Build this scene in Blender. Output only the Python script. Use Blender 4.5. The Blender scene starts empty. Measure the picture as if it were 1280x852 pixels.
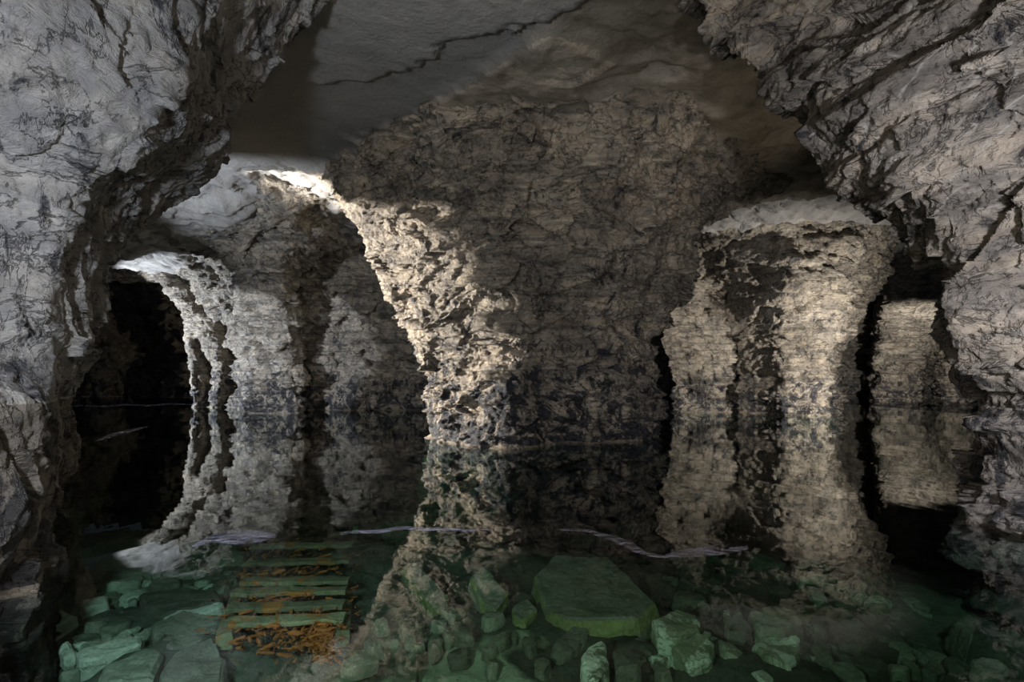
import bpy, bmesh, math, random
import numpy as np
from mathutils import Vector, Matrix, noise as mnoise

S = bpy.context.scene
COL = S.collection
# ------------------------------------------------------------------ camera
HZ, F, H = 470.0, 640.0, 1.2            # horizon row, focal length in pixels, eye height over the water
cam = bpy.data.cameras.new('camera'); cam_o = bpy.data.objects.new('camera', cam); COL.objects.link(cam_o)
cam.sensor_width = 36; cam.lens = 18; cam.shift_y = (HZ-426)/1280
cam.clip_start = 0.05; cam.clip_end = 200
cam_o.location = (0, 0, H); cam_o.rotation_euler = (math.pi/2, 0, 0)
S.camera = cam_o
S.view_settings.view_transform = 'Standard'; S.view_settings.look = 'None'
S.view_settings.exposure = 0.0; S.view_settings.gamma = 1.0; S.view_settings.use_curve_mapping = False
w = bpy.data.worlds.new('world'); S.world = w; w.use_nodes = True
w.node_tree.nodes['Background'].inputs[0].default_value = (0.55, 0.65, 0.8, 1)
w.node_tree.nodes['Background'].inputs[1].default_value = 0.03

def px(p, Y): return (p-640)/F*Y
def pz(p, Y): return H+(HZ-p)/F*Y

def lamp(kind, name, loc, power, color, aim=None, size=0.1, cone=60, blend=0.5):
    l = bpy.data.lights.new(name, kind); l.energy = power; l.color = color
    l.shadow_soft_size = size
    o = bpy.data.objects.new(name, l); COL.objects.link(o); o.location = loc
    if kind == 'SPOT':
        l.spot_size = math.radians(cone); l.spot_blend = blend
    if aim is not None:
        o.rotation_euler = (Vector(aim)-Vector(loc)).to_track_quat('-Z', 'Y').to_euler()
    o.visible_glossy = True
    return o
WARM = (1.0, 0.88, 0.72); NEUT = (1.0, 0.95, 0.88); COOL = (0.80, 0.88, 1.0)
# unseen lamps: torches follow the lit rock faces, fill lamps are added to brighten
lamp('SPOT', 'torch_left_key', (-8.6, 9.2, 1.3), 8500, NEUT, (-2.0, 9.3, 3.0), 0.015, 84, 0.2)
lamp('SPOT', 'torch_left_pillar', (-8.9, 10.1, 1.6), 2400, COOL, (-8.0, 16.3, 1.9), 0.05, 40, 0.3)
lamp('SPOT', 'fill_left_roof', (-7.55, 8.7, 3.4), 650, COOL, (-5.4, 12.2, 4.6), 0.04, 90, 0.4)  # extra lamp added to brighten the roof ledge on the left
lamp('SPOT', 'torch_left_arch', (-15.6, 17.0, 1.3), 3600, COOL, (-11.5, 19.6, 3.2), 0.05, 84, 0.2)
lamp('SPOT', 'fill_gallery', (-10.5, 25.5, 2.0), 420, WARM, (-19, 30, 2.5), 0.1, 120, 0.5)  # weak lamp added to brighten the end of the far gallery
lamp('SPOT', 'torch_right_key', (10.2, 12.2, 1.1), 1500, NEUT, (7.6, 16, 2.2), 0.05, 140, 0.8)
lamp('SPOT', 'fill_right_far', (14.8, 18.0, 1.3), 4200, NEUT, (19.5, 26, 1.6), 0.05, 60, 0.4)  # lamp added to brighten the far right pillar
lamp('SPOT', 'lantern_left', (-1.6, 0.5, 1.6), 480, COOL, (-3.0, 3.6, 2.0), 0.12, 130, 0.5)
lamp('SPOT', 'lantern_right', (2.3, 1.2, 1.6), 460, (.95, .95, 1), (4.8, 3.9, 2.0), 0.12, 122, 0.7)
lamp('SPOT', 'lantern_roof', (0.1, 1.4, 4.72), 300, NEUT, (0.0, 4.6, 6.2), 0.04, 110, 0.9)
lamp('SPOT', 'fill_water', (-0.9, 0.5, 0.85), 200, NEUT, (0.1, 2.7, -0.6), 0.08, 95, 0.8)  # lamp added low over the water to brighten the bed
lamp('SPOT', 'fill_right_roof', (6.4, 7.0, 1.3), 90, WARM, (3.2, 8.0, 5.3), 0.08, 60, 0.8)  # weak lamp added to brighten the roof beside the right wall
lamp('POINT', 'fill_mid', (0.5, 0.1, 1.7), 85, WARM, size=0.3)  # fill lamp added by the camera for general brightness

# ------------------------------------------------------------------ noise in numpy
_rs = np.random.RandomState(7)
_perm = _rs.permutation(256).astype(np.int32); _perm = np.concatenate([_perm]*3)
_g = _rs.normal(size=(256, 3)).astype(np.float32); _g /= np.linalg.norm(_g, axis=1)[:, None]
_rnd = _rs.rand(256, 4).astype(np.float32)
def _hash(i, j, k): return _perm[_perm[_perm[i & 255]+(j & 255)]+(k & 255)]
def perlin(p):
    i = np.floor(p).astype(np.int32); f = (p-i).astype(np.float32); u = f*f*f*(f*(f*6-15)+10)
    r = 0
    for a in (0, 1):
        for b in (0, 1):
            for c in (0, 1):
                g = _g[_hash(i[:, 0]+a, i[:, 1]+b, i[:, 2]+c)]
                d = g[:, 0]*(f[:, 0]-a)+g[:, 1]*(f[:, 1]-b)+g[:, 2]*(f[:, 2]-c)
                wgt = (u[:, 0] if a else 1-u[:, 0])*(u[:, 1] if b else 1-u[:, 1])*(u[:, 2] if c else 1-u[:, 2])
                r = r+d*wgt
    return r
def fbm(p, oct=4, ridged=False):
    r = 0; a = 1.0
    for o in range(oct):
        n = perlin(p*(2.03**o)+o*17.3)
        r = r+a*((0.5-2*np.abs(n)) if ridged else n*1.6); a *= 0.5
    return r
def chips(p, tilt=1.0):
    """facets: every cell of a jittered lattice is a tilted plane of its own"""
    i = np.floor(p).astype(np.int32)
    best = np.full(len(p), 1e9, np.float32); val = np.zeros(len(p), np.float32)
    for a in (-1, 0, 1):
        for b in (-1, 0, 1):
            for c in (-1, 0, 1):
                ii = i+np.array([a, b, c], np.int32)
                h = _hash(ii[:, 0], ii[:, 1], ii[:, 2])
                q = p-(ii+0.1+0.8*_rnd[h][:, :3])
                d = (q*q).sum(1)
                v = (_rnd[h][:, 3]-0.5)+tilt*(q*_g[(h*7+3) & 255]).sum(1)
                m = d < best
                best[m] = d[m]; val[m] = v[m]
    return val
A = lambda *v: np.array(v, np.float32)

# ------------------------------------------------------------------ surface nets
def surface_net(V, lo, h):
    V = V.copy()
    for ax in range(3):
        s = [slice(None)]*3; s[ax] = 0; V[tuple(s)] = np.maximum(V[tuple(s)], h*.5); s[ax] = -1; V[tuple(s)] = np.maximum(V[tuple(s)], h*.5)
    n = V.shape; sg = V < 0
    cnt = np.zeros((n[0]-1, n[1]-1, n[2]-1), np.int8)
    offs = [(a, b, c) for a in (0, 1) for b in (0, 1) for c in (0, 1)]
    for a, b, c in offs: cnt += sg[a:n[0]-1+a, b:n[1]-1+b, c:n[2]-1+c]
    act = np.argwhere((cnt > 0) & (cnt < 8))
    idx = -np.ones(cnt.shape, np.int64); idx[act[:, 0], act[:, 1], act[:, 2]] = np.arange(len(act))
    cv = {o: V[act[:, 0]+o[0], act[:, 1]+o[1], act[:, 2]+o[2]] for o in offs}
    P = np.zeros((len(act), 3)); N = np.zeros(len(act))
    for o in offs:
        for ax in range(3):
            if o[ax] == 0:
                q = list(o); q[ax] = 1; q = tuple(q)
                v0, v1 = cv[o], cv[q]; m = (v0 < 0) != (v1 < 0)
                t = np.where(m, v0/np.where(m, v0-v1, 1), 0)
                pt = np.tile(np.array(o, float), (len(act), 1)); pt[:, ax] += t
                P += pt*m[:, None]; N += m
    P = (P/N[:, None]+act)*h+np.array(lo)
    Q = []
    for ax in range(3):
        b, c = [(1, 2), (2, 0), (0, 1)][ax]
        s0 = [slice(1, -1)]*3; s1 = [slice(1, -1)]*3; s0[ax] = slice(0, -1); s1[ax] = slice(1, None)
        a0, a1 = sg[tuple(s0)], sg[tuple(s1)]
        e = np.argwhere(a0 != a1); flip = a0[e[:, 0], e[:, 1], e[:, 2]]
        base = e.copy(); off = np.ones(3, int); off[ax] = 0; base += off
        def cell(db, dc):
            t = base.copy(); t[:, b] += db; t[:, c] += dc
            return idx[t[:, 0], t[:, 1], t[:, 2]]
        q = np.stack([cell(-1, -1), cell(0, -1), cell(0, 0), cell(-1, 0)], 1)
        q[~flip] = q[~flip][:, ::-1]
        Q.append(q)
    return P, np.concatenate(Q)

def mesh_from(name, P, Q, mat, smooth=True):
    me = bpy.data.meshes.new(name)
    me.vertices.add(len(P)); me.vertices.foreach_set('co', np.asarray(P, np.float32).ravel())
    k = Q.shape[1]
    me.loops.add(Q.size); me.loops.foreach_set('vertex_index', Q.astype(np.int32).ravel())
    me.polygons.add(len(Q)); me.polygons.foreach_set('loop_start', np.arange(0, Q.size, k, dtype=np.int32))
    me.update(calc_edges=True); me.validate()
    if smooth: me.polygons.foreach_set('use_smooth', np.ones(len(me.polygons), bool))
    if mat: me.materials.append(mat)
    o = bpy.data.objects.new(name, me); COL.objects.link(o)
    return o
def subdivide(o, lv):
    if lv == 0: return o
    m = o.modifiers.new('s', 'SUBSURF'); m.levels = lv; m.render_levels = lv
    dg = bpy.context.evaluated_depsgraph_get(); ev = o.evaluated_get(dg)
    me = bpy.data.meshes.new_from_object(ev); old = o.data; o.modifiers.clear(); o.data = me
    me.name = o.name; bpy.data.meshes.remove(old)
    return o
def get_pn(o):
    n = len(o.data.vertices); p = np.empty(n*3, np.float32); o.data.vertices.foreach_get('co', p)
    q = np.empty(n*3, np.float32); o.data.vertex_normals.foreach_get('vector', q)
    return p.reshape(-1, 3), q.reshape(-1, 3)
def set_p(o, p):
    o.data.vertices.foreach_set('co', p.astype(np.float32).ravel()); o.data.update()

def crag(p, n, big=.12, mid=.05, fine=.012, strata=.05, sfreq=2.6, flute=0.0, zs=1.5, sharp=1.0):
    wv = fbm(p*0.55+31, 2)
    q = p+0.25*np.stack([perlin(p*1.3), perlin(p*1.3+50), perlin(p*1.3+90)], 1)
    d = big*chips(q*A(1.1, 1.1, 1.1*zs), 0.8)
    d += mid*chips(q*A(3.1, 3.1, 3.1*zs)+9, 0.9)
    d += mid*.45*chips(q*A(7.5, 7.5, 7.5*zs)+4, 0.9)
    z = p[:, 2]*sfreq+wv*0.9
    zz = np.stack([p[:, 0]*.35, p[:, 1]*.35, z*1.6], 1)
    d += strata*chips(zz, 0.5)*1.6*(1-np.abs(n[:, 2]))
    d += fine*fbm(q*7, 4, True)
    if flute:
        lowm = np.clip((2.0-p[:, 2])/1.6, 0, 1)
        f = fbm(p*A(2.6, 2.6, .35)+5, 3, True)
        d += flute*lowm*f
    return p+n*d[:, None]

def smax(ds, k):
    m = np.max(ds, 0)
    return m+k*np.log(sum(np.exp((d-m)/k) for d in ds))
def smin(a, b, k): return -smax([-a, -b], k)

def grid(lo, hi, h):
    xs = [np.arange(lo[i], hi[i]+h, h, dtype=np.float32) for i in range(3)]
    return np.meshgrid(*xs, indexing='ij')

def loft_field(X, Y, Z, stations, k=.12):
    """stations: list of (z, [(x,y) ...]) with the same number of corners, convex, counter-clockwise seen from above"""
    zs = np.array([s[0] for s in stations]); C = np.array([s[1] for s in stations], float)
    z = Z[0, 0, :]; n = C.shape[1]
    cx = np.stack([[np.interp(z, zs, C[:, i, j]) for j in (0, 1)] for i in range(n)])   # n,2,nz
    ds = []
    for i in range(n):
        ax, ay = cx[i]; bx, by = cx[(i+1) % n]
        ex, ey = bx-ax, by-ay; L = np.maximum(np.hypot(ex, ey), 1e-4)
        nx, ny = ey/L, -ex/L
        ds.append((X-ax)*nx+(Y-ay)*ny)
    return smax(ds, k)

def rock(name, field, lo, hi, h, mat, lv=1, warp=.25, wf=.45, cr=None, hook=None):
    X, Y, Z = grid(lo, hi, h)
    V = field(X, Y, Z)
    band = np.abs(V) < warp*3+h*2
    p = np.stack([X[band], Y[band], Z[band]], 1)
    V[band] += warp*fbm(p*wf+3.1, 3)
    P, Q = surface_net(V, lo, h)
    o = mesh_from(name, P, Q, mat)
    subdivide(o, lv)
    p, n = get_pn(o)
    set_p(o, crag(p, n, **(cr or {})))
    o.data.polygons.foreach_set('use_smooth', np.ones(len(o.data.polygons), bool))
    return o

def tag(o, label=None, cat=None, group=None, kind=None):
    if label: o['label'] = label
    if cat: o['category'] = cat
    if group: o['group'] = group
    if kind: o['kind'] = kind
    return o

# ------------------------------------------------------------------ materials
class NT:
    def __init__(s, name):
        s.m = bpy.data.materials.new(name); s.m.use_nodes = True; s.t = s.m.node_tree; s.t.nodes.clear()
        s.out = s.n('ShaderNodeOutputMaterial')
    def n(s, typ, **kw):
        nd = s.t.nodes.new(typ)
        for k, v in kw.items():
            if k == 'ins':
                for a, b in v.items():
                    if isinstance(b, bpy.types.NodeSocket): s.t.links.new(b, nd.inputs[a])
                    else: nd.inputs[a].default_value = b
            else: setattr(nd, k, v)
        return nd
    def l(s, a, b): s.t.links.new(a, b)
    def ramp(s, fac, stops, interp='LINEAR'):
        r = s.n('ShaderNodeValToRGB'); e = r.color_ramp.elements; r.color_ramp.interpolation = interp
        while len(e) < len(stops): e.new(0.5)
        for i, (p, c) in enumerate(stops):
            e[i].position = p; e[i].color = c if len(c) == 4 else (*c, 1)
        s.l(fac, r.inputs[0]); return r.outputs[0]
    def math(s, op, a, b=0.0, clamp=False):
        m = s.n('ShaderNodeMath', operation=op, use_clamp=clamp)
        for i, v in enumerate((a, b)):
            if isinstance(v, bpy.types.NodeSocket): s.l(v, m.inputs[i])
            else: m.inputs[i].default_value = v
        return m.outputs[0]
    def mix(s, fac, a, b, blend='MIX'):
        m = s.n('ShaderNodeMix', data_type='RGBA', blend_type=blend)
        for i, v in ((0, fac), (6, a), (7, b)):
            if isinstance(v, bpy.types.NodeSocket): s.l(v, m.inputs[i])
            else: m.inputs[i].default_value = v if i == 0 else (*v, 1) if len(v) == 3 else v
        return m.outputs[2]
    def scaled(s, vec, sc):
        m = s.n('ShaderNodeMapping', ins={'Vector': vec}); m.inputs['Scale'].default_value = sc
        return m.outputs[0]
    def noise(s, vec, scale, det=4, rough=.55, dist=0.0):
        return s.n('ShaderNodeTexNoise', ins={'Vector': vec, 'Scale': scale, 'Detail': det, 'Roughness': rough, 'Distortion': dist}).outputs[0]

def g(v): return (v, v, v)
def rock_mat(name, light, mid, stain=(.016, .016, .02), dark=.5, darkz=1.6, darklow=.25, strata=.5, bump=.35, layers=9.0, crust=True, gloss=.75, bdist=.06, tide=0, picks=False, tidec=(.62, .56, .48), dth=0):
    t = NT(name)
    pos = t.n('ShaderNodeNewGeometry').outputs['Position']
    sep = t.n('ShaderNodeSeparateXYZ', ins={0: pos}); z = sep.outputs[2]
    base_n = t.noise(pos, 1.1, 5, .6, .4)
    col = t.ramp(base_n, [(.34, mid), (.62, light)])
    # bedding
    st = t.noise(t.scaled(pos, (.35, .35, layers)), 1.0, 4, .6, .6)
    stc = t.ramp(st, [(.35, g(.45)), (.5, g(1)), (.62, (1.15, 1.1, 1.02))])
    col = t.mix(strata, col, stc, 'MULTIPLY')
    tone = t.ramp(t.noise(pos, 3.7, 5, .7), [(.3, (.45, .47, .52)), (.66, (1.25, 1.2, 1.12))])
    col = t.mix(.8, col, tone, 'MULTIPLY')
    # dark mineral stain, denser near the water
    dn = t.noise(t.scaled(pos, (1, 1, .8)), 2.3, 8, .72, 1.2)
    zl = t.n('ShaderNodeMapRange', ins={0: z, 1: 0.1, 2: darkz, 3: darklow, 4: 0.0}); zl.clamp = True
    dsum = t.math('ADD', dn, zl.outputs[0])
    dm = t.ramp(dsum, [(.63-.06*dark-dth, g(0)), (.70-.06*dark-dth, g(1))])
    sc = t.ramp(t.noise(pos, 9, 5, .7), [(.4, stain), (.62, (.05, .053, .065))])
    col = t.mix(t.math('MULTIPLY', dm, dark), col, sc)
    if tide:
        tz = t.math('ADD', z, t.math('MULTIPLY', t.noise(pos, 3), .03))
        below = t.math('LESS_THAN', tz, tide)
        col = t.mix(below, col, t.mix(1, col, tidec, 'MULTIPLY'))
        ln = t.math('LESS_THAN', t.math('ABSOLUTE', t.math('SUBTRACT', tz, tide)), .008)
        col = t.mix(t.math('MULTIPLY', ln, .6), col, (.5, .45, .38))
    if picks:
        # scratches left by picks, a bundle of slanted pale lines high on the wall
        mp = t.n('ShaderNodeMapping', ins={'Vector': t.mix(.25, pos, t.n('ShaderNodeTexNoise', ins={'Vector': pos, 'Scale': 1.3, 'Detail': 2}).outputs[1], 'ADD')})
        mp.inputs['Rotation'].default_value = (.55, 0, 0); 
        sp2 = t.n('ShaderNodeSeparateXYZ', ins={0: mp.outputs[0]})
        fr = t.math('ABSOLUTE', t.math('SUBTRACT', t.math('FRACT', t.math('MULTIPLY', sp2.outputs[2], 6.5)), .5))
        pl = t.ramp(fr, [(0, g(1)), (.07, g(0))])
        pm = t.math('MULTIPLY', t.ramp(t.noise(pos, 2.2, 3), [(.48, g(0)), (.54, g(1))]), t.math('GREATER_THAN', z, 2.5))
        pk = t.math('MULTIPLY', pl, pm)
        col = t.mix(t.math('MULTIPLY', pk, .6), col, (.62, .6, .57))
    # crack lines
    wv = t.mix(.12, pos, t.n('ShaderNodeTexNoise', ins={'Vector': pos, 'Scale': 2.5, 'Detail': 4}).outputs[1], 'ADD')
    cn = t.noise(t.scaled(pos, (1, 1, 1.6)), 1.5, 7, .62, .7)
    ck = t.ramp(t.math('ABSOLUTE', t.math('SUBTRACT', cn, .5)), [(0, g(0)), (.014, g(1))])
    cn2 = t.noise(t.scaled(pos, (1.4, 1.4, .5)), 2.1, 6, .6, .4)
    ck2 = t.ramp(t.math('ABSOLUTE', t.math('SUBTRACT', cn2, .47)), [(0, g(0)), (.008, g(1))])
    ck = t.math('MULTIPLY', ck, ck2)
    col = t.mix(.75, col, ck, 'MULTIPLY')
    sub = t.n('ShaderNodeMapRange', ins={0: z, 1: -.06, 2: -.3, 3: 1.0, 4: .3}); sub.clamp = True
    col = t.mix(1, col, sub.outputs[0], 'MULTIPLY')      # rock colour darkened under water, dimming lamplight on the sunken rock
    if crust:
        cr = t.math('LESS_THAN', t.math('ABSOLUTE', t.math('ADD', t.math('MULTIPLY', t.noise(pos, 6), .03), t.math('SUBTRACT', z, .03))), .022)
        col = t.mix(t.math('MULTIPLY', cr, t.ramp(t.noise(pos, 2.5, 4), [(.38, g(.1)), (.6, g(.7))])), col, (.36, .28, .20))
    # relief
    b1 = t.noise(t.scaled(wv, (1, 1, 2.0)), 5, 10, .68, .3)
    vf = t.n('ShaderNodeTexVoronoi', feature='F1', ins={'Vector': t.scaled(wv, (1, 1, 1.7)), 'Scale': 8})
    hgt = t.math('ADD', t.math('MULTIPLY', b1, 1.0), t.math('MULTIPLY', vf.outputs['Distance'], .2))
    hgt = t.math('ADD', hgt, t.math('MULTIPLY', st, .8*strata))
    hgt = t.math('ADD', hgt, t.math('MULTIPLY', ck, .18))
    bp = t.n('ShaderNodeBump', ins={'Height': hgt, 'Strength': bump, 'Distance': bdist*4})
    rg = t.ramp(dn, [(.4, g(gloss)), (.62, g(gloss*.6))])
    bs = t.n('ShaderNodeBsdfPrincipled', ins={'Base Color': col, 'Roughness': rg, 'Normal': bp.outputs[0]})
    t.l(bs.outputs[0], t.out.inputs[0])
    return t.m
M = {}
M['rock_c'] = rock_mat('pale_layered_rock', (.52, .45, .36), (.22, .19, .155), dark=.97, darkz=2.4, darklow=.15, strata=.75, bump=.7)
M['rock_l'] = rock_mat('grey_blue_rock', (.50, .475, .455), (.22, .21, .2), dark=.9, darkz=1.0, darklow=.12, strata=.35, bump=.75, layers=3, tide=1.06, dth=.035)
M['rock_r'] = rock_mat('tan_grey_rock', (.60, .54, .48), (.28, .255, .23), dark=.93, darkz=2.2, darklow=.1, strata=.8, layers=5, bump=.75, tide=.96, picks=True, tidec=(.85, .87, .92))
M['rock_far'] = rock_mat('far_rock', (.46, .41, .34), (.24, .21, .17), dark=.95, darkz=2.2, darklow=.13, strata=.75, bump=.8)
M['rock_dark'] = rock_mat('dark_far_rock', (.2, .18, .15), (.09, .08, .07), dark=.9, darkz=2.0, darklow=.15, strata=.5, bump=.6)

def ceil_mat():
    t = NT('smooth_roof_rock')
    pos = t.n('ShaderNodeNewGeometry').outputs['Position']
    n1 = t.noise(pos, .9, 5, .6)
    col = t.ramp(n1, [(.35, (.23, .22, .21)), (.6, (.30, .285, .265))])
    brown = t.ramp(t.noise(pos, 1.6, 6, .65, .5), [(.3, (.15, .12, .085)), (.5, (.33, .28, .22)), (.68, (.42, .37, .30))])
    col = t.mix(t.n('ShaderNodeAttribute', attribute_name='layer').outputs['Fac'], col, brown)
    sp = t.noise(pos, 14, 4, .7)
    col = t.mix(.6, col, t.ramp(sp, [(.3, g(.55)), (.45, g(1))]), 'MULTIPLY')
    hgt = t.math('ADD', t.noise(pos, 3, 8, .6), t.math('MULTIPLY', t.noise(pos, 18, 6, .6), .25))
    bp = t.n('ShaderNodeBump', ins={'Height': hgt, 'Strength': .5, 'Distance': .12})
    bs = t.n('ShaderNodeBsdfPrincipled', ins={'Base Color': col, 'Roughness': .85, 'Normal': bp.outputs[0]})
    t.l(bs.outputs[0], t.out.inputs[0]); return t.m
M['ceil'] = ceil_mat()

def stone_mat(name, c1, c2, crustc=None, crust=.0, moss=.3):
    t = NT(name)
    pos = t.n('ShaderNodeNewGeometry').outputs['Position']
    oi = t.n('ShaderNodeObjectInfo').outputs['Random']
    col = t.ramp(t.noise(pos, 4, 5, .6), [(.35, c1), (.65, c2)])
    col = t.mix(1, col, t.ramp(oi, [(0, g(.6)), (1, g(1.25))]), 'MULTIPLY')
    col = t.mix(.7, col, t.ramp(t.noise(pos, 30, 5, .7), [(.3, g(.5)), (.6, g(1.15))]), 'MULTIPLY')
    if crust:
        m = t.ramp(t.noise(pos, 4.5, 6, .7, .8), [(.6-crust*.25, g(0)), (.66-crust*.25, g(1))])
        col = t.mix(m, col, crustc)
    bp = t.n('ShaderNodeBump', ins={'Height': t.noise(pos, 14, 8, .65), 'Strength': .6, 'Distance': .06})
    bs = t.n('ShaderNodeBsdfPrincipled', ins={'Base Color': col, 'Roughness': .9, 'Normal': bp.outputs[0]})
    t.l(bs.outputs[0], t.out.inputs[0]); return t.m
M['stone'] = stone_mat('lakebed_stone', (.20, .20, .165), (.36, .36, .30))
M['stone_dark'] = stone_mat('lakebed_stone_dark', (.11, .115, .09), (.2, .205, .16))
M['stone_pale'] = stone_mat('lakebed_stone_pale', (.36, .37, .33), (.58, .58, .52))
M['stone_crust'] = stone_mat('lakebed_stone_crusted', (.20, .23, .16), (.32, .34, .24), (.75, .8, .72), .45)
M['stone_moss'] = stone_mat('lakebed_stone_yellow_edge', (.26, .28, .13), (.42, .44, .2))
M['stone_white'] = stone_mat('lakebed_stone_white', (.6, .62, .58), (.75, .76, .72))
def bed_mat():
    m = stone_mat('lakebed_silt', (.05, .055, .045), (.10, .105, .085)); nt = m.node_tree
    # a bank of pale silt lies in the open middle of the bed, the rest is set darker so the stones stand out
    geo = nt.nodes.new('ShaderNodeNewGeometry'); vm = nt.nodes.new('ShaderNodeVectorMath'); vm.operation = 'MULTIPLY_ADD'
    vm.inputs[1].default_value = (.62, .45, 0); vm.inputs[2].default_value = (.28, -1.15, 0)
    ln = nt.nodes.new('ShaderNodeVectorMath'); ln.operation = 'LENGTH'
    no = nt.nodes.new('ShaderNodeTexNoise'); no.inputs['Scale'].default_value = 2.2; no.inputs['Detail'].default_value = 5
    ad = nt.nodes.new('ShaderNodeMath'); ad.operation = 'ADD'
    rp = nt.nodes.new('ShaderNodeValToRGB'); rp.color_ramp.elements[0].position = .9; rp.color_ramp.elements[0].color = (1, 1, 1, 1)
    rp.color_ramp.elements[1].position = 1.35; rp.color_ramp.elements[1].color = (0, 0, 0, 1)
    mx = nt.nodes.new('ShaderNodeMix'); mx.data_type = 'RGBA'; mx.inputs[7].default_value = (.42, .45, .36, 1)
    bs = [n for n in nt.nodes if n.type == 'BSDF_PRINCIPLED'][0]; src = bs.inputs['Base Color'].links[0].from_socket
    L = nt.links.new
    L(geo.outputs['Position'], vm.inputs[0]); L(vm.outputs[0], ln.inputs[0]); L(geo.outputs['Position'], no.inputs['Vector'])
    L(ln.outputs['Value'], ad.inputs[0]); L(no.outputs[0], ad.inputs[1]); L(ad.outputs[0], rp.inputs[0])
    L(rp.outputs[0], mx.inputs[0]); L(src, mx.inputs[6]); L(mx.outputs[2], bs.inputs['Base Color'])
    return m
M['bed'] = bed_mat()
M['wood'] = stone_mat('sunken_timber', (.13, .13, .08), (.25, .24, .15), (.36, .14, .03), .25)
M['iron'] = stone_mat('old_iron', (.03, .025, .02), (.07, .055, .045))
M['rust'] = stone_mat('rust_growth', (.36, .11, .025), (.62, .2, .05))

def water_mat():
    t = NT('clear_green_water')
    pos = t.n('ShaderNodeNewGeometry').outputs['Position']
    hgt = t.noise(t.scaled(pos, (1, .6, 1)), 1.6, 3, .5)
    bp = t.n('ShaderNodeBump', ins={'Height': hgt, 'Strength': .06, 'Distance': .05})
    dt = t.n('ShaderNodeVectorMath', operation='DOT_PRODUCT', ins={0: bp.outputs[0], 1: t.n('ShaderNodeNewGeometry').outputs['Incoming']})
    inv = t.math('SUBTRACT', 1.0, t.math('ABSOLUTE', dt.outputs['Value']), True)
    frv = t.math('ADD', t.math('MULTIPLY', t.math('POWER', inv, 4.6), .97), .03, True)
    tr = t.n('ShaderNodeBsdfTransparent', ins={'Color': (.96, 1, .98, 1)})
    gl = t.n('ShaderNodeBsdfGlossy', ins={'Color': (.95, .97, .96, 1), 'Roughness': 0.0, 'Normal': bp.outputs[0]})
    mx = t.n('ShaderNodeMixShader', ins={0: frv, 1: tr.outputs[0], 2: gl.outputs[0]})
    t.l(mx.outputs[0], t.out.inputs[0])
    va = t.n('ShaderNodeVolumeAbsorption', ins={'Color': (.33, .63, .49, 1), 'Density': .75})
    t.l(va.outputs[0], t.out.inputs[1])
    return t.m
M['water'] = water_mat()

# ------------------------------------------------------------------ ceiling
def roof():
    h = .05
    xs = np.arange(-14, 14.01, h); ys = np.concatenate([np.arange(-1.5, 16, h), np.arange(16, 36, .12)])
    X, Y = np.meshgrid(xs, ys, indexing='ij'); x = X.ravel(); y = Y.ravel()
    p = np.stack([x, y, x*0], 1).astype(np.float32)
    jit = .2*fbm(p*1.7+8, 4)+.12*chips(p*4)
    ab = np.interp(x, [-14, -6, -3.4, -1.7, -.38, .36, 1.2, 14], [8.6, 8.2, 7.3, 6.7, 6.0, 5.72, 5.1, -6])+jit
    bc = np.interp(x, [-14, -5, -3.5, -1.6, -.43, .45, 1.2, 14], [11, 10.4, 9.8, 8.0, 6.8, 5.75, 5.0, -8])+jit*1.2
    st = lambda d, e: 1/(1+np.exp(-np.clip(d/e, -40, 40)))
    z = 5.12+.16*st(y-ab, .012)-.1*st(y-bc, .06)
    lip = np.interp(x, [-14, -3.5, 0, 2, 14], [10.6, 10.2, 12, 11.9, 11.2])
    z += .22*st(y-lip-jit, .1)
    z -= .42*st(-(x+6.2), .2)*st(y-11.7-jit*.6, .14)
    z += .03*np.clip(y-13, 0, 30)
    cm = st(y-bc, .3)
    hd = st(y-lip-jit, .2)
    z += hd*(.10*fbm(p*1.6, 4)+.07*chips(p*A(2, 2, 1)+7))
    z += (.015+.09*cm)*fbm(p*.9, 5)+.05*cm*chips(p*A(1.2, 2.0, 1)+3)-.05*cm*(fbm(p*.5+4, 2) > .35)
    n = len(xs); m = len(ys)
    P = np.stack([x, y, z], 1); Pt = P.copy(); Pt[:, 2] = 7.5
    idx = np.arange(n*m).reshape(n, m)
    q = np.stack([idx[:-1, :-1], idx[:-1, 1:], idx[1:, 1:], idx[1:, :-1]], -1).reshape(-1, 4)
    o = mesh_from('ceiling', P, q, M['ceil'])
    at = o.data.attributes.new('layer', 'FLOAT', 'POINT'); at.data.foreach_set('value', np.clip(st(y-bc, .05)*(1-st(y-lip-jit, .05)), 0, 1).astype(np.float32))
    tag(o, 'smooth grey-brown mine roof broken into stepped rock layers', 'ceiling', kind='structure')
roof()

# ------------------------------------------------------------------ lake bed
def bed_z(x, y):
    x = np.asarray(x, float); y = np.asarray(y, float)
    z = -.62-.03*x-1.1*(1/(1+np.exp(-(y-6.6)/.5)))-.02*np.abs(x)
    return z
def bed():
    h = .06
    xs = np.arange(-14, 14.01, h); ys = np.arange(-1.5, 34, h)
    X, Y = np.meshgrid(xs, ys, indexing='ij'); x = X.ravel(); y = Y.ravel()
    p = np.stack([x, y, x*0], 1).astype(np.float32)
    z = bed_z(x, y)+.09*fbm(p*.8, 4)+.06*chips(p*A(1.3, 1.8, 1))+.04*chips(p*4)
    idx = np.arange(x.size).reshape(len(xs), len(ys))
    q = np.stack([idx[:-1, :-1], idx[1:, :-1], idx[1:, 1:], idx[:-1, 1:]], -1).reshape(-1, 4)
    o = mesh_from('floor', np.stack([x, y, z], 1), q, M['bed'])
    tag(o, 'green silted lake bed under the clear water', 'lake bed', kind='structure')
bed()

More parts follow.
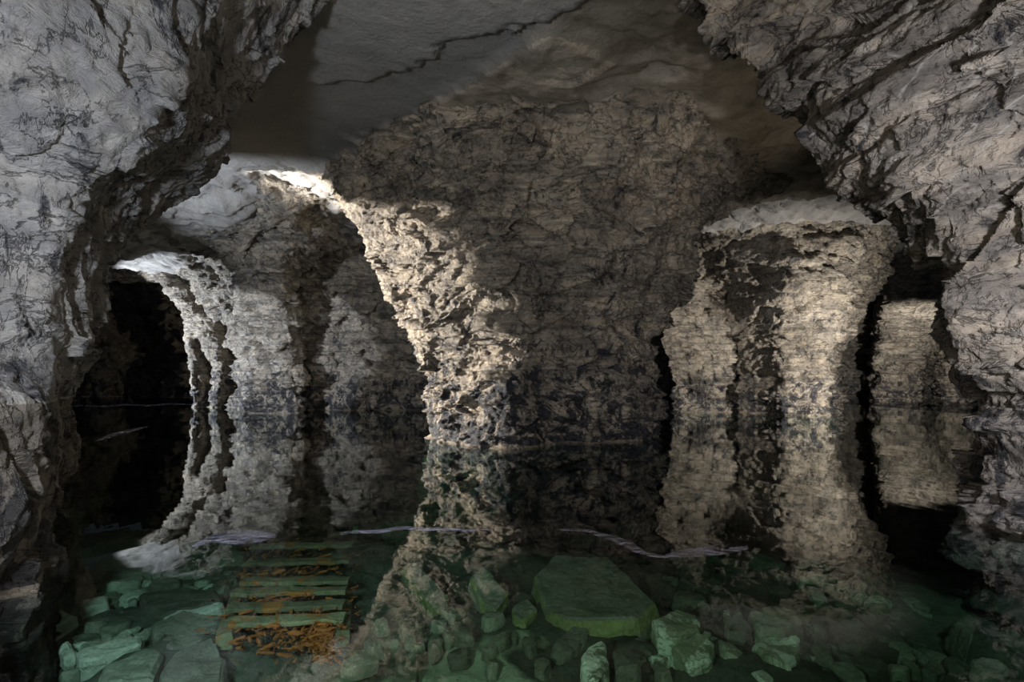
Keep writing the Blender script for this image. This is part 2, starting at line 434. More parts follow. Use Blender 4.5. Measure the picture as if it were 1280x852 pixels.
# ------------------------------------------------------------------ water body
def water():
    bm = bmesh.new(); bmesh.ops.create_cube(bm, size=1)
    bmesh.ops.scale(bm, vec=(29, 37, 2.6), verts=bm.verts); bmesh.ops.translate(bm, vec=(0, 16.5, -1.3), verts=bm.verts)
    me = bpy.data.meshes.new('water'); bm.to_mesh(me); bm.free(); me.materials.append(M['water'])
    o = bpy.data.objects.new('water', me); COL.objects.link(o)
    tag(o, 'still clear green water flooding the mine floor', 'water', kind='structure')
water()

# ------------------------------------------------------------------ central pillar
def plan(z, *pts): return (z, [(px(a, Y), Y) for a, Y in pts])
ZB = -2.4
def center():
    def st(z, L, yL, a, ya, b, yb, R, yR, back=12.4):
        return plan(z, (L, yL), (a, ya), (b, yb), (R, yR), (R-60, back), (L+50, back))
    T = [st(ZB, 525, 10, 620, 8.2, 750, 9.0, 860, 10.3),
         st(0., 535, 10, 630, 8.44, 752, 9.2, 838, 10.3),
         st(1., 530, 10, 646, 8.6, 745, 9.2, 826, 10.3),
         st(2., 513, 10, 650, 8.6, 745, 9.0, 828, 10.2),
         st(3., 474, 10, 640, 8.4, 760, 8.8, 852, 10.2),
         st(4., 447, 10, 610, 8.1, 780, 8.4, 884, 10.2),
         st(4.7, 424, 10, 575, 7.7, 800, 7.8, 905, 10.2),
         st(5.2, 400, 10.2, 520, 7.5, 830, 7.3, 985, 10.4)]
    o = rock('rock_pillar', lambda X, Y, Z: loft_field(X, Y, Z, T, .1), (-6, 6.4, ZB), (7, 13.2, 5.7), .08, M['rock_c'], lv=2, warp=.16, wf=.7,
             cr=dict(big=.22, mid=.075, fine=.02, strata=.1, flute=.07, zs=1.9))
    tag(o, 'broad pale rock pillar in the middle, flaring into the roof, dark stains above the water', 'rock pillar')
center()

# ------------------------------------------------------------------ near walls
def side_wall(sg, ridge, Yr, sil, Ys, near, base, back):
    """a wall with a vertical ridge line (towards the camera) and an outline line (away), both read as columns of the photograph"""
    rz = [pz(a, Yr) for a, b in ridge][::-1]; rx = [px(b, Yr) for a, b in ridge][::-1]
    sz = [pz(a, Ys) for a, b in sil][::-1]; sx = [px(b, Ys) for a, b in sil][::-1]
    def f(X, Y, Z):
        z = Z[0, 0, :]
        R = np.interp(z, rz, rx); Q = np.interp(z, sz, sx)
        nr = np.interp(z, [0, 1.0, 1.6, 5], near)
        bx = np.where(Y < Yr, R+nr*(Yr-Y), np.where(Y < Ys, R+(Q-R)*(Y-Yr)/(Ys-Yr), Q+sg*back*(Y-Ys)))
        d = -sg*(X-bx)*.8
        return smax([d, (Y-Ys-1.6), 1.4-Y], .05)
    return f
def left():
    ridge = [(-330, 330), (-100, 285), (20, 245), (110, 215), (150, 190), (200, 140), (220, 105), (290, 70), (330, 55), (450, 50), (497, 58), (560, 50), (1100, 38)]
    sil = [(-60, 430), (0, 402), (50, 370), (110, 335), (150, 300), (200, 288), (235, 255), (262, 205), (320, 150), (370, 125), (440, 125), (460, 105), (500, 90), (560, 87), (590, 80), (604, 72), (660, 72), (1200, 70)]
    f = side_wall(-1, ridge, 3.3, sil, 5.0, [.5, .5, -.7, -.7], None, 1.3)
    o = rock('wall_left', f, (-6.6, 1.2, ZB), (-.6, 6.8, 5.5), .07, M['rock_l'], lv=2, warp=.07, wf=1.0,
             cr=dict(big=.12, mid=.06, fine=.018, strata=.03, zs=.7, flute=.04))
    tag(o, 'craggy blue-grey rock wall arching overhead', 'rock wall', kind='structure')
left()
def right():
    ridge = [(-200, 1060), (0, 1085), (100, 1065), (180, 1110), (230, 1140), (300, 1152), (400, 1168), (460, 1198), (507, 1228), (600, 1222), (640, 1222), (1000, 1215)]
    sil = [(-60, 800), (0, 865), (50, 905), (110, 960), (165, 1000), (200, 1040), (245, 1075), (280, 1108), (300, 1143), (370, 1155), (430, 1175), (470, 1200), (500, 1225), (560, 1228), (600, 1218), (660, 1213), (1200, 1205)]
    f = side_wall(1, ridge, 4.2, sil, 5.1, [.08, .15, .5, .5], None, 1.3)
    o = rock('wall_right', f, (.8, 1.2, ZB), (7.4, 6.9, 5.6), .07, M['rock_r'], lv=2, warp=.07, wf=1.0,
             cr=dict(big=.13, mid=.05, fine=.015, strata=.2, sfreq=1.8, zs=2.2))
    tag(o, 'tan and grey layered rock wall with pick marks', 'rock wall', kind='structure')
right()

# ------------------------------------------------------------------ left chamber
def left_far():
    CR = dict(big=.3, mid=.09, fine=.03, strata=.1, flute=.1, zs=1.8)
    # lit pillar with a head that leans forward
    def st(z, L, yL, a, ya, b, yb, R, yR, back=20):
        return plan(z, (L, yL), (a, ya), (b, yb), (R, yR), (R-20, back), (L+0, back))
    T = [st(ZB, 306, 18.5, 318, 16.2, 365, 16.0, 388, 17.2),
         st(0, 306, 18.5, 318, 16.8, 370, 16.5, 384, 17.4),
         st(2., 306, 18, 319, 16.6, 368, 16.4, 380, 17.4),
         st(3., 300, 17.5, 310, 16.2, 360, 15.8, 374, 16.8),
         st(4., 284, 17, 294, 15.4, 352, 14.8, 366, 16.0),
         st(4.8, 268, 16.5, 278, 14.0, 356, 13.0, 390, 15.0),
         st(5.4, 205, 15.5, 235, 11.9, 380, 11.2, 440, 14.0)]
    o = rock('rock_pillar', lambda X, Y, Z: loft_field(X, Y, Z, T, .12), (-14, 10.2, ZB), (-3, 20.6, 6.2), .11, M['rock_far'], lv=1, warp=.2, wf=.5, cr=CR)
    tag(o, 'pale rock pillar left of the middle one, lit on its face, beside the shadowed alcove', 'rock pillar')
    # alcove wall
    T = [plan(z, (360, 18.2), (560, 18.0), (620, 21), (340, 21)) for z in (ZB, 0, 3)] + [plan(6.4, (350, 16.2), (560, 15.5), (620, 21), (340, 21))]
    o = rock('wall_alcove', lambda X, Y, Z: loft_field(X, Y, Z, T, .12), (-11, 14, ZB), (0, 21, 6.4), .11, M['rock_far'], lv=1, warp=.3, wf=.6, cr=CR)
    tag(o, 'shadowed rock face at the back of the alcove', 'rock wall', kind='structure')
    T = [(z, [(-8.15, 6.9), (-7.95, 6.9), (-7.95, e), (-8.15, e)]) for z, e in ((ZB, 9.12), (1.0, 9.13), (1.5, 9.15), (1.85, 9.33), (2.6, 9.75), (5.4, 10.4))]  # unseen slab added to shape the key lamp's shadow edge on the middle pillar
    o = rock('added_light_blocker', lambda X, Y, Z: loft_field(X, Y, Z, T, .02), (-8.7, 6.5, ZB), (-7.5, 10.8, 5.5), .06, M['rock_far'], lv=0, warp=.015, wf=1.5, cr=dict(big=.02, mid=.01, fine=.004, strata=.01))
    tag(o, 'unseen rock slab added behind the near left wall to cut the key light', 'light blocker', kind='structure')
    # slender arch with two legs, drawn as an outline with its own thickness at 20 m
    Y0 = 20.0
    def capsule(X, Z, pts):
        d = None
        for (a, b) in zip(pts[:-1], pts[1:]):
            ax, az, ar = px(a[0], Y0), pz(a[1], Y0), a[2]/F*Y0; bx, bz, br = px(b[0], Y0), pz(b[1], Y0), b[2]/F*Y0
            ex, ez = bx-ax, bz-az; t = np.clip(((X-ax)*ex+(Z-az)*ez)/(ex*ex+ez*ez), 0, 1)
            q = np.hypot(X-ax-t*ex, Z-az-t*ez)-(ar+t*(br-ar))
            d = q if d is None else np.minimum(d, q)
        return d
    def f(X, Y, Z):
        x2, z2 = X[:, 0, :], Z[:, 0, :]
        a = capsule(x2, z2, [(60, 336, 11), (150, 336, 11), (192, 338, 12), (215, 355, 15), (240, 385, 16), (262, 413, 18), (276, 450, 15), (276, 480, 13), (272, 508, 11), (278, 560, 15)])
        b = capsule(x2, z2, [(240, 400, 12), (240, 440, 10), (243, 470, 8.5), (247, 505, 8), (240, 560, 12)])
        d = smin(a, b, .08)[:, None, :]
        yy = np.abs(Y-Y0-.4)-.75
        return smax([d+0*Y, yy+0*d], .25)
    o = rock('rock_arch', f, (-19, 18.4, ZB), (-9.8, 22.2, 6.6), .1, M['rock_far'], lv=1, warp=.08, wf=.9, cr=dict(big=.08, mid=.07, fine=.03, strata=.02))
    tag(o, 'slender pale rock arch on two thin legs with a gap between, beyond the left water', 'rock arch')
    # dark flank between the arch and the lit pillar
    T = [plan(z, (L, 21.5), (L+8, yf), (345, yf), (345, 23), (L+4, 23.5)) for z, L, yf in ((ZB, 296, 18.4), (0, 296, 18.4), (2, 292, 18.4), (3.1, 276, 18), (4.2, 250, 17.6), (5.2, 222, 17.2), (6.4, 200, 17))]
    o = rock('wall_flank', lambda X, Y, Z: loft_field(X, Y, Z, T, .12), (-18, 15.2, ZB), (-8.4, 24, 6.6), .14, M['rock_far'], lv=1, warp=.2, wf=.5, cr=CR)
    tag(o, 'shadowed rock flank between the slender arch and the lit pillar', 'rock wall', kind='structure')
    # end of the far gallery
    def f2(X, Y, Z): return (30.5+1.4*np.sin(X*1.1)-.35*np.clip(Z-3, 0, 4)*2-Y)*.8
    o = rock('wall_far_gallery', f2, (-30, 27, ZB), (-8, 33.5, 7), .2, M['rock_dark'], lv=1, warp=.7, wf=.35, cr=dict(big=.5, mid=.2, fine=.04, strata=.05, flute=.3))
    tag(o, 'dark folded rock at the end of the far gallery', 'rock wall', kind='structure')
left_far()

# ------------------------------------------------------------------ right chamber
def right_far():
    CR = dict(big=.28, mid=.08, fine=.03, strata=.12, flute=.08, zs=1.8)
    # squat pillar next to the middle one
    T = [plan(ZB, (846, 18), (848, 17.0), (918, 16.8), (935, 18.5), (930, 21), (850, 21)),
         plan(1.6, (846, 18), (850, 17.2), (915, 17.0), (935, 18.5), (930, 21), (850, 21)),
         plan(2.4, (834, 18), (838, 17), (922, 16.8), (940, 18.5), (930, 21), (840, 21)),
         plan(3.6, (830, 17.4), (836, 16.5), (930, 16.3), (950, 18), (940, 21), (830, 21)),
         plan(5.6, (820, 16.4), (840, 15.2), (960, 15.0), (1000, 17), (960, 21), (820, 21))]
    o = rock('rock_pillar', lambda X, Y, Z: loft_field(X, Y, Z, T, .1), (3.5, 12.5, ZB), (10.5, 21.4, 6.2), .11, M['rock_far'], lv=1, warp=.15, wf=.5, cr=CR)
    tag(o, 'squat pale rock pillar just right of the dark gap beside the middle pillar', 'rock pillar')
    T = [plan(ZB, (922, 17), (985, 15.4), (1040, 15.6), (1052, 17), (1040, 20), (925, 20)),
         plan(0, (922, 17), (985, 15.6), (1038, 15.8), (1050, 17), (1040, 20), (925, 20)),
         plan(1.8, (925, 17), (975, 15.5), (1035, 15.7), (1047, 17), (1040, 20), (925, 20)),
         plan(2.6, (920, 16.8), (980, 15.2), (1045, 15.4), (1060, 17), (1050, 20), (920, 20)),
         plan(3.8, (900, 16), (985, 14.4), (1060, 14.6), (1088, 17), (1070, 20), (910, 20)),
         plan(5.6, (860, 15.4), (990, 13.8), (1085, 13.8), (1130, 16), (1100, 20), (890, 20))]
    o = rock('rock_pillar', lambda X, Y, Z: loft_field(X, Y, Z, T, .1), (4.0, 11.5, ZB), (14, 20.6, 6.2), .11, M['rock_far'], lv=1, warp=.18, wf=.5, cr=CR)
    tag(o, 'rock pillar with a stained left face and pale right face, left of the far right opening', 'rock pillar')
    T = [plan(ZB, (1085, 29), (1092, 27.5), (1150, 27.5), (1158, 29), (1150, 31), (1090, 31)),
         plan(1.5, (1092, 29), (1096, 27.5), (1145, 27.5), (1152, 29), (1150, 31), (1095, 31)),
         plan(3.2, (1093, 28), (1098, 26), (1165, 25), (1178, 27), (1170, 31), (1095, 31)),
         plan(4.6, (1098, 26), (1110, 23), (1190, 22), (1230, 25), (1200, 31), (1100, 31)),
         plan(6.4, (1100, 24), (1120, 20), (1240, 19), (1300, 24), (1250, 31), (1110, 31))]
    o = rock('rock_pillar', lambda X, Y, Z: loft_field(X, Y, Z, T, .12), (13, 18, ZB), (26, 31.5, 6.8), .16, M['rock_far'], lv=1, warp=.15, wf=.5, cr=CR)
    tag(o, 'small leaning rock pillar in the far right opening, against the near wall edge', 'rock pillar')
    T = [plan(ZB, (1164, 29), (1175, 27), (1215, 27), (1240, 29), (1230, 31), (1165, 31)),
         plan(1.5, (1172, 29), (1180, 27.3), (1215, 27), (1240, 29), (1230, 31), (1172, 31)),
         plan(3.4, (1178, 29), (1190, 26.5), (1215, 26), (1250, 29), (1240, 31), (1180, 31))]
    o = rock('rock_stump', lambda X, Y, Z: loft_field(X, Y, Z, T, .12), (21, 25, ZB), (28, 31.5, 3.6), .16, M['rock_far'], lv=1, warp=.15, wf=.7, cr=CR)
    tag(o, 'small dark rock stump in the water beside the near wall edge', 'rock stump')
    def f2(X, Y, Z): return np.maximum((31.5-.5*np.clip(Z-2.5, 0, 4)*2-Y)*.8, -(X-4))
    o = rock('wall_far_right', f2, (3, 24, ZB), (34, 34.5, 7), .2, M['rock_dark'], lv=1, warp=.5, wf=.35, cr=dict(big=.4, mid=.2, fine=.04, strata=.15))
    tag(o, 'dark layered rock closing the right chamber', 'rock wall', kind='structure')
right_far()

# ------------------------------------------------------------------ stones on the lake bed
def bed_pt(a, b, up=0.0):
    Y = 4.0
    for _ in range(12):
        Y = (H-float(bed_z(px(a, Y), Y))-up)*F/(b-HZ)
    return px(a, Y), Y
def stone(name, pts, thick, mat, seed, tilt=(0, 0), rough=.011, lift=0.0):
    """pts: outline in world xy; a broken flat stone with chipped rim, origin at its base"""
    rr = random.Random(seed)
    cx = sum(p[0] for p in pts)/len(pts); cy = sum(p[1] for p in pts)/len(pts)
    ar = sum(pts[i][0]*pts[(i+1) % len(pts)][1]-pts[(i+1) % len(pts)][0]*pts[i][1] for i in range(len(pts)))
    if ar < 0: pts = pts[::-1]
    bm = bmesh.new()
    top = [bm.verts.new(((p[0]-cx)*.93, (p[1]-cy)*.93, thick*(.9+rr.uniform(-.15, .2)))) for p in pts]
    bot = [bm.verts.new(((p[0]-cx)*1.05, (p[1]-cy)*1.05, -.05)) for p in pts]
    bm.faces.new(top); bm.faces.new(bot[::-1])
    n = len(pts)
    for i in range(n): bm.faces.new((bot[i], bot[(i+1) % n], top[(i+1) % n], top[i]))
    bmesh.ops.bevel(bm, geom=list(bm.edges), offset=min(.018, thick*.2), segments=1, affect='EDGES')
    bmesh.ops.triangulate(bm, faces=bm.faces)
    size = max(max(abs(v.co.x), abs(v.co.y)) for v in bm.verts)
    for _ in range(4):
        long = [e for e in bm.edges if e.calc_length() > max(.03, size*.13)]
        if not long: break
        bmesh.ops.subdivide_edges(bm, edges=long, cuts=1); bmesh.ops.triangulate(bm, faces=[f for f in bm.faces if len(f.verts) > 3])
    bm.normal_update()
    for v in bm.verts:
        q = (v.co+Vector((cx, cy, seed*.37)))
        d = mnoise.fractal(q*5, .8, 2, 4)*rough+mnoise.cell(Vector((q.x*7, q.y*7, q.z*22)))*rough*.5
        v.co += v.normal*d
    me = bpy.data.meshes.new(name); bm.to_mesh(me); bm.free(); me.materials.append(mat)
    if mat == M['stone_moss']:
        me.materials.clear(); me.materials.append(M['stone']); me.materials.append(M['stone_moss'])
        for p in me.polygons: p.material_index = 1 if p.normal.z < .75 and p.center.z > thick*.25 else 0
    for p in me.polygons: p.use_smooth = False
    o = bpy.data.objects.new(name, me); COL.objects.link(o)
    o.location = (cx, cy, float(bed_z(cx, cy))+lift); o.rotation_euler = (tilt[0], tilt[1], 0)
    return o
NAMED = [
 ('stone_slab', [(664, 724), (690, 700), (762, 706), (828, 762), (800, 782), (720, 782), (680, 764)], .17, 'stone_moss', 'largest flat slab on the lake bed, with a yellow-green front edge', (.03, 0), 0),
 ('stone_slab', [(190, 785), (232, 770), (282, 772), (276, 796), (212, 815), (190, 800)], .13, 'stone', 'green slab left of the rusty timber frame, below the white-edged slab', (.1, 0), 0),
 ('stone_slab', [(172, 745), (230, 737), (272, 745), (282, 760), (204, 781), (176, 765)], .10, 'stone_dark', 'olive slab with a broken white edge left of the rusty timber frame', (-.05, 0), .03),
 ('stone_shard', [(202, 783), (222, 772), (245, 771), (280, 761), (281, 767), (243, 779), (204, 790)], .12, 'stone_white', 'white shard along the edge of the olive slab left of the rusty timber frame', (.1, 0), .04),
 ('stone_slab', [(85, 692), (160, 680), (215, 690), (190, 722), (105, 716)], .12, 'stone_dark', 'dark slab farthest back in the rubble at the foot of the blue-grey wall', (0, 0), 0),
 ('stone_slab', [(95, 825), (150, 808), (182, 801), (180, 815), (130, 832), (100, 836)], .1, 'stone_pale', 'long pale slab low in the left rubble', (.12, 0), .04),
 ('stone_shard', [(72, 818), (84, 811), (97, 828), (82, 833)], .08, 'stone_pale', 'small bright wedge of stone at the end of the long pale slab', (.05, .05), .05),
 ('stone_slab', [(125, 838), (190, 815), (205, 822), (190, 862), (120, 870)], .12, 'stone', 'grey-green slab cut by the lower frame edge under the long pale slab', (0, .05), .02),
 ('stone_slab', [(198, 850), (215, 822), (268, 806), (284, 830), (280, 870), (205, 880)], .14, 'stone', 'broad green slab at the lower frame edge beside the rust stains', (0, 0), .02),
 ('stone_slab', [(8, 812), (60, 797), (62, 808), (12, 822)], .07, 'stone', 'thin flat stone lying low against the left frame edge', (.1, 0), .05),
 ('stone_slab', [(20, 775), (70, 768), (100, 780), (60, 792), (25, 790)], .1, 'stone_pale', 'pale cracked slab near the foot of the blue-grey wall', (.1, .03), .03),
 ('stone_slab', [(100, 762), (135, 757), (138, 766), (105, 772)], .07, 'stone_pale', 'narrow pale slab in the middle of the left rubble', (.1, 0), .06),
 ('stone_slab', [(586, 728), (604, 721), (638, 744), (620, 761), (600, 752)], .12, 'stone_moss', 'yellow-green wedge of rock left of the largest slab', (.2, 0), .02),
 ('stone_slab', [(500, 716), (520, 712), (562, 745), (560, 760), (535, 752)], .12, 'stone_moss', 'long green-edged rock between the timber frame and the largest slab', (.15, 0), 0),
 ('stone_block', [(640, 760), (660, 750), (673, 764), (655, 776), (641, 772)], .1, 'stone_moss', 'small green block against the corner of the largest slab', (.1, 0), 0),
 ('stone_slab', [(686, 806), (712, 785), (737, 783), (732, 800), (702, 822)], .1, 'stone', 'tilted stone with a pale rim in front of the largest slab', (.1, .1), 0),
 ('stone_block', [(724, 842), (732, 814), (755, 811), (763, 842), (742, 862)], .16, 'stone_crust', 'white-crusted block at the left end of the right rubble', (0, 0), 0),
 ('stone_block', [(762, 818), (785, 808), (806, 822), (800, 842), (770, 840)], .14, 'stone_dark', 'dark stone beside the white-crusted block', (0, 0), 0),
 ('stone_block', [(812, 786), (845, 766), (874, 776), (878, 796), (850, 804), (822, 800)], .2, 'stone_crust', 'rounded block splashed white, just below the tip of the largest slab', (0, 0), 0),
 ('stone_block', [(836, 812), (870, 800), (893, 812), (890, 832), (862, 836)], .17, 'stone_crust', 'dark-topped block with a white front in the right rubble', (.1, 0), 0),
 ('stone_slab', [(934, 770), (962, 761), (1000, 772), (1004, 788), (972, 796), (945, 786)], .12, 'stone', 'grey slab highest in the right rubble', (0, 0), .02),
 ('stone_block', [(938, 806), (968, 799), (1000, 806), (1004, 822), (985, 838), (955, 828)], .17, 'stone_crust', 'box-like block with a streaked white front in the right rubble', (0, 0), 0),
 ('stone_block', [(890, 804), (908, 802), (926, 820), (920, 834), (900, 826)], .14, 'stone', 'narrow stone between the two white-fronted blocks', (0, .2), 0),
 ('stone_block', [(904, 780), (925, 770), (942, 786), (930, 798), (908, 796)], .12, 'stone', 'small block against the left corner of the highest right slab', (0, 0), 0),
 ('stone_shard', [(1010, 744), (1022, 741), (1034, 748), (1020, 754)], .08, 'stone_pale', 'small light shard far back on the dark bed to the right', (.3, 0), 0),
 ('stone_shard', [(935, 846), (950, 842), (968, 852), (955, 862)], .1, 'stone_pale', 'pale shard at the lower frame edge in the right rubble', (.2, 0), .02),
 ('stone_slab', [(700, 668), (760, 664), (800, 668), (780, 676), (712, 678)], .15, 'stone_moss', 'flat green-edged ledge stone behind the largest slab', (.1, 0), .1),
 ('stone_slab', [(1040, 795), (1075, 786), (1095, 800), (1080, 812), (1050, 808)], .1, 'stone', 'lone dim slab right of the highest right slab', (0, 0), 0),
 ('stone_block', [(1180, 790), (1205, 760), (1214, 775), (1205, 812)], .2, 'stone_dark', 'pointed dark rock at the foot of the tan wall', (0, .3), 0),
]
MARKS = ['the largest slab', 'the slab under the white edge', 'the white-edged slab', 'the white shard', 'the dark rear slab', 'the long pale slab', 'the small bright wedge',
 'the cut-off grey-green slab', 'the broad green slab at the frame edge', 'the thin flat stone by the left edge', 'the pale cracked slab', 'the narrow pale slab', 'the yellow-green wedge',
 'the long green-edged rock', 'the small green block', 'the pale-rimmed stone', 'the white-crusted left block', 'the dark stone by the crusted block', 'the white-splashed block', 'the dark-topped block',
 'the highest right slab', 'the box-like block', 'the narrow upright stone', 'the small corner block', 'the far light shard', 'the pale shard at the frame edge', 'the green-edged ledge stone',
 'the lone dim slab', 'the pointed dark rock']
def stones():
    occ = []; small = []
    named_o = []
    for k, (nm, pp, th, mt, lab, tilt, lift) in enumerate(NAMED):
        pts = [bed_pt(a, b, th*.7) for a, b in pp]
        o = stone(nm, pts, th, M[mt], k+1, tilt, lift=lift)
        tag(o, lab, 'stone'); named_o.append(o)
        cx, cy = o.location.x, o.location.y
        r = max(math.hypot(p[0]-cx, p[1]-cy) for p in pts); occ.append((cx, cy, r*.8))
    rr = random.Random(11)
    protos = {}
    def region(n, ax, bx, ay, by, sz, label, grp, mats, seed):
        made = 0; tries = 0
        while made < n and tries < n*150:
            tries += 1
            a = rr.uniform(ax, bx); b = ay+(by-ay)*rr.random()**.8
            x, y = bed_pt(a, b)
            s = rr.uniform(*sz)
            if x < -1.0-.6*y+.1+s or x > 3.55-s: continue
            if any((x-u)**2+(y-v)**2 < (q+s*.5)**2 for u, v, q in occ): continue
            occ.append((x, y, s*.6)); made += 1
            m = rr.randint(5, 8); th = rr.uniform(.05, .11)*(s/.2)**.5
            asp = rr.uniform(.45, .9); rot = rr.uniform(0, 3.14); pts = []
            for i in range(m):
                t = 2*math.pi*(i+rr.uniform(-.3, .3))/m; q = s*rr.uniform(.8, 1.1)
                u, v = q*math.cos(t), q*asp*math.sin(t)
                pts.append((x+u*math.cos(rot)-v*math.sin(rot), y+u*math.sin(rot)+v*math.cos(rot)))
            mats_now = rr.choice(mats)
            o = stone('stone', pts, th, M[mats_now], seed+made, (rr.uniform(-.18, .18), rr.uniform(-.18, .18)), lift=.02)
            o['tone'] = mats_now; small.append((o, label, grp, s, asp))
    region(110, -20, 285, 712, 850, (.05, .17), 'flat broken stone in the grey-green rubble left of the rusty timber frame', 'small rubble left of the timber frame', ['stone', 'stone', 'stone_dark', 'stone_pale'], 100)
    region(95, 770, 1010, 775, 850, (.04, .12), 'small angular stone in the heap of white-crusted blocks', 'small rubble among the crusted blocks', ['stone', 'stone_dark', 'stone_crust'], 300)
    region(60, 1000, 1275, 730, 850, (.05, .17), 'dim flat stone on the dark bed below the tan rock wall', 'scattered stones at the foot of the tan wall', ['stone_dark', 'stone_dark', 'stone'], 500)
    region(22, 450, 720, 745, 850, (.05, .12), 'half-buried stone on the open green silt in front of the middle pillar', 'stones sunk in the open silt', ['stone', 'stone_dark'], 600)
    region(20, 840, 1150, 690, 765, (.1, .24), 'faint deep stone on the dark bed between the largest slab and the right rubble', 'faint stones on the deep bed', ['stone_dark'], 700)
    region(14, 70, 300, 640, 712, (.15, .35), 'faint deep stone below the reflection of the slender arch', 'faint stones on the left deep bed', ['stone_dark'], 800)
    marks = [(o.location.x, o.location.y, m) for (o, m) in zip(named_o, MARKS)]+[(.05, 7.9, 'the middle pillar'), (-1.75, 4.0, 'the rusty timber frame')]
    tone = {'stone': 'grey-green', 'stone_dark': 'dark', 'stone_pale': 'pale', 'stone_crust': 'white-flecked', 'stone_moss': 'mossy'}
    used = set()
    for o, label, grp, s_, asp in small:
        x, y = o.location.x, o.location.y
        size = 'tiny' if s_ < .075 else 'small' if s_ < .12 else 'mid-sized' if s_ < .19 else 'broad'
        form = 'narrow' if asp < .58 else 'blocky' if asp > .78 else 'flat'
        lab = None
        for d, u, v, m in sorted((math.hypot(x-u, y-v), u, v, m) for u, v, m in marks)[:7]:
            dx, dy = x-u, y-v
            side = ('right of' if dx > 0 else 'left of') if abs(dx) > abs(dy) else ('behind' if dy > 0 else 'in front of')
            far = 'close' if d < .3 else 'a little way' if d < .7 else 'well'
            c = f"{size} {form} {tone[o['tone']]} stone {far} {side} {m}"
            if c not in used and len(c.split()) <= 16: lab = c; break
        if lab: used.add(lab)
        del o['tone']
        tag(o, lab or label, 'stone', grp)
stones()

# ------------------------------------------------------------------ sunken timber frame and its rust
def beam(name, p0, p1, w_, h_, mat, parent, seed=0, seg=14):
    p0, p1 = Vector(p0), Vector(p1); d = (p1-p0); L = d.length; d.normalize()
    side = d.cross(Vector((0, 0, 1))).normalized(); up = side.cross(d)
    bm = bmesh.new(); rings = []
    for i in range(seg+1):
        c = p0+d*L*i/seg; k = []
        for a, b in ((-1, -1), (-.2, -1.05), (1, -1), (1.05, .1), (1, 1), (.1, 1.08), (-1, 1), (-1.04, -.1)):
            q = c+side*w_*.5*a+up*h_*.5*b
            q += Vector((mnoise.noise(q*9+Vector((seed, 0, 0))), mnoise.noise(q*9+Vector((0, seed, 5))), mnoise.noise(q*9+Vector((9, 0, seed)))))*.014
            k.append(bm.verts.new(q))
        rings.append(k)
    for r0, r1 in zip(rings[:-1], rings[1:]):
        for j in range(8): bm.faces.new((r0[j], r0[(j+1) % 8], r1[(j+1) % 8], r1[j]))
    bm.faces.new(rings[0][::-1]); bm.faces.new(rings[-1])
    bmesh.ops.recalc_face_normals(bm, faces=bm.faces)
    me = bpy.data.meshes.new(name); bm.to_mesh(me); bm.free(); me.materials.append(mat)
    o = bpy.data.objects.new(name, me); COL.objects.link(o); o.parent = parent
    return o
def timber():
    e = bpy.data.objects.new('timber_frame', None); COL.objects.link(e)
    nx, ny = bed_pt(362, 800, .12); fx, fy = bed_pt(385, 668, .12)
    z0 = float(bed_z(nx, ny))+.04
    e.location = (nx, ny, z0)
    tag(e, 'sunken timber frame with cross slats under the water, overgrown with orange rust', 'timber frame')
    def P(a, b, dz=.1):
        x, y = bed_pt(a, b, .12); return (x-nx, y-ny, float(bed_z(x, y))+dz+.04-z0)
    beam('rail', P(428, 802), P(445, 662), .085, .10, M['wood'], e, 1, 26)
    beam('rail', P(280, 806), P(325, 662), .085, .10, M['wood'], e, 2, 26)
    for k, (la, lb, ra, rb) in enumerate([(290, 791, 432, 786), (286, 772, 430, 768), (292, 752, 432, 749), (302, 738, 436, 735), (308, 713, 438, 710), (314, 692, 441, 689), (320, 672, 444, 670)]):
        beam('slat', P(la, lb, .15), P(ra, rb, .15), .10, .03, M['wood'], e, 3+k, 20)
timber()
def rust():
    rr = random.Random(5); bm = bmesh.new()
    for _ in range(1100):
        a = rr.gauss(360, 42); b = rr.choice([rr.gauss(790, 12), rr.gauss(765, 14), rr.gauss(745, 22), rr.gauss(700, 20)])
        if rr.random() < .25: a, b = rr.gauss(405, 9), rr.gauss(795, 9)
        if not (250 < a < 450 and 660 < b < 832): continue
        x, y = bed_pt(a, b, .15); s = rr.uniform(.004, .013)
        m = Matrix.Translation((x, y, float(bed_z(x, y))+rr.uniform(.06, .2))) @ Matrix.Rotation(rr.uniform(0, 6), 4, 'Z') @ Matrix.Diagonal((s*rr.uniform(1.5, 6), s, s*.8, 1))
        bmesh.ops.create_icosphere(bm, subdivisions=1, radius=1, matrix=m)
    for v in bm.verts: v.co += mnoise.noise_vector(v.co*30)*.012
    me = bpy.data.meshes.new('rust_growth'); bm.to_mesh(me); bm.free(); me.materials.append(M['rust'])
    o = bpy.data.objects.new('rust_growth', me); COL.objects.link(o)
    tag(o, 'loose orange rust growth clinging over the sunken timber frame', 'rust', kind='stuff')
rust()

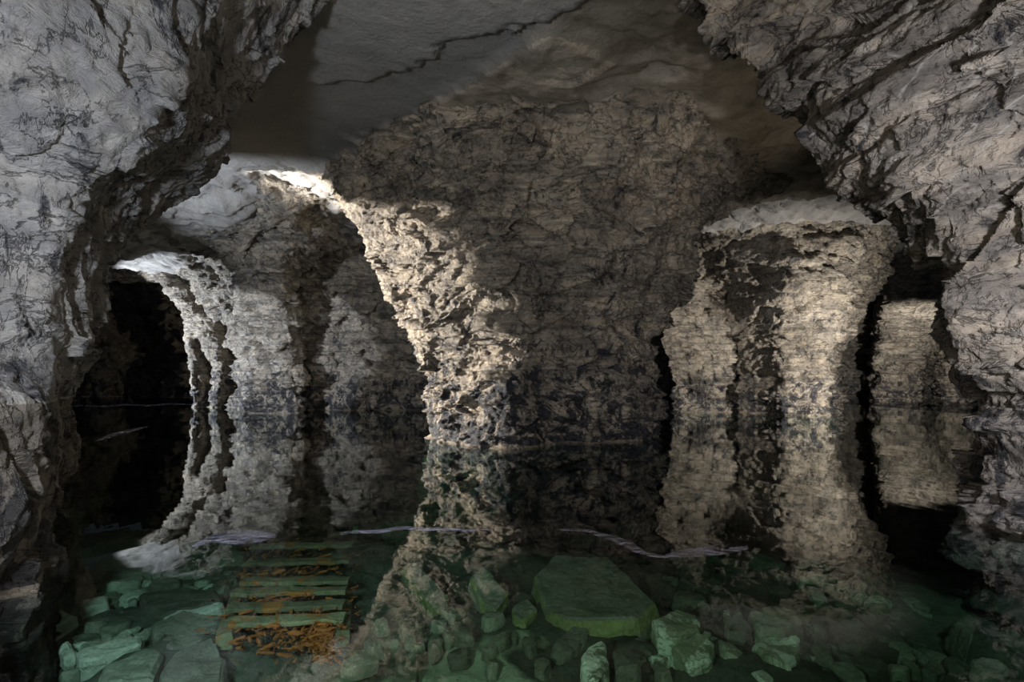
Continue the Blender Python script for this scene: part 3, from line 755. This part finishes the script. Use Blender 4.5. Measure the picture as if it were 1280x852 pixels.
# ------------------------------------------------------------------ scum streaks floating on the water
def scum_mat():
    t = NT('pale_scum'); pos = t.n('ShaderNodeNewGeometry').outputs['Position']
    nz = t.noise(t.scaled(pos, (1.2, 3.5, 1)), 5, 6, .7, 1.5)
    m = t.ramp(nz, [(.42, g(0)), (.62, g(.6))])
    tr = t.n('ShaderNodeBsdfTransparent'); df = t.n('ShaderNodeBsdfDiffuse', ins={'Color': (.55, .53, .68, 1)})
    mx = t.n('ShaderNodeMixShader', ins={0: m, 1: tr.outputs[0], 2: df.outputs[0]}); t.l(mx.outputs[0], t.out.inputs[0]); return t.m
M['scum'] = scum_mat()
def scum(pts, label):
    bm = bmesh.new(); W = []
    P = []
    for i in range(len(pts)-1):
        for k in range(8):
            u = k/8; P.append([pts[i][j]*(1-u)+pts[i+1][j]*u for j in range(3)])
    P.append(list(pts[-1]))
    prev = None
    for i, (a, b, wd) in enumerate(P):
        b += .8*math.sin(a*.11)
        rows = [b-wd/2, b-wd/6, b+wd/6, b+wd/2]
        r = []
        for j, q in enumerate(rows):
            Y = H*F/(q-HZ); r.append(bm.verts.new((px(a, Y), Y, .006 if j in (1, 2) else .003)))
        if prev:
            for j in range(3): bm.faces.new((prev[j], r[j], r[j+1], prev[j+1]))
        prev = r
    bmesh.ops.recalc_face_normals(bm, faces=bm.faces)
    me = bpy.data.meshes.new('scum_streak'); bm.to_mesh(me); bm.free(); me.materials.append(M['scum'])
    o = bpy.data.objects.new('scum_streak', me); COL.objects.link(o)
    tag(o, label, 'scum', kind='stuff')
scum([(425, 667, 3), (470, 664, 5), (510, 660, 4), (560, 662, 4), (610, 663, 2)], 'thin pale scum line crossing the left foot of the middle pillar reflection')
scum([(700, 661, 2), (735, 664, 4), (765, 672, 7), (790, 684, 12), (805, 691, 5), (830, 696, 4), (860, 691, 10), (900, 688, 14), (935, 684, 4)], 'curling pale scum streak in front of the middle pillar')
scum([(240, 682, 2), (265, 674, 10), (295, 671, 18), (325, 672, 14), (345, 670, 3)], 'oval scum patch on the water above the left rubble')
scum([(88, 508, 1.2), (150, 506.5, 2), (200, 505.5, 2), (240, 505, 1.2)], 'faint bright scum line far off at the mouth of the left gallery')
scum([(118, 551, 1), (135, 545, 4), (160, 540, 5), (185, 532, 1)], 'faint scum swirl on the dark water of the left channel')

# ------------------------------------------------------------------ old iron rod stuck in the middle pillar
e0 = beam('iron_rod', (0, 0, 0), (.42, -.1, -.24), .03, .03, M['iron'], None, 3, 8)
e0.location = (px(648, 7.7), 7.7, pz(166, 7.7)); tag(e0, 'short dark iron rod sticking out near the top of the middle pillar', 'rod')
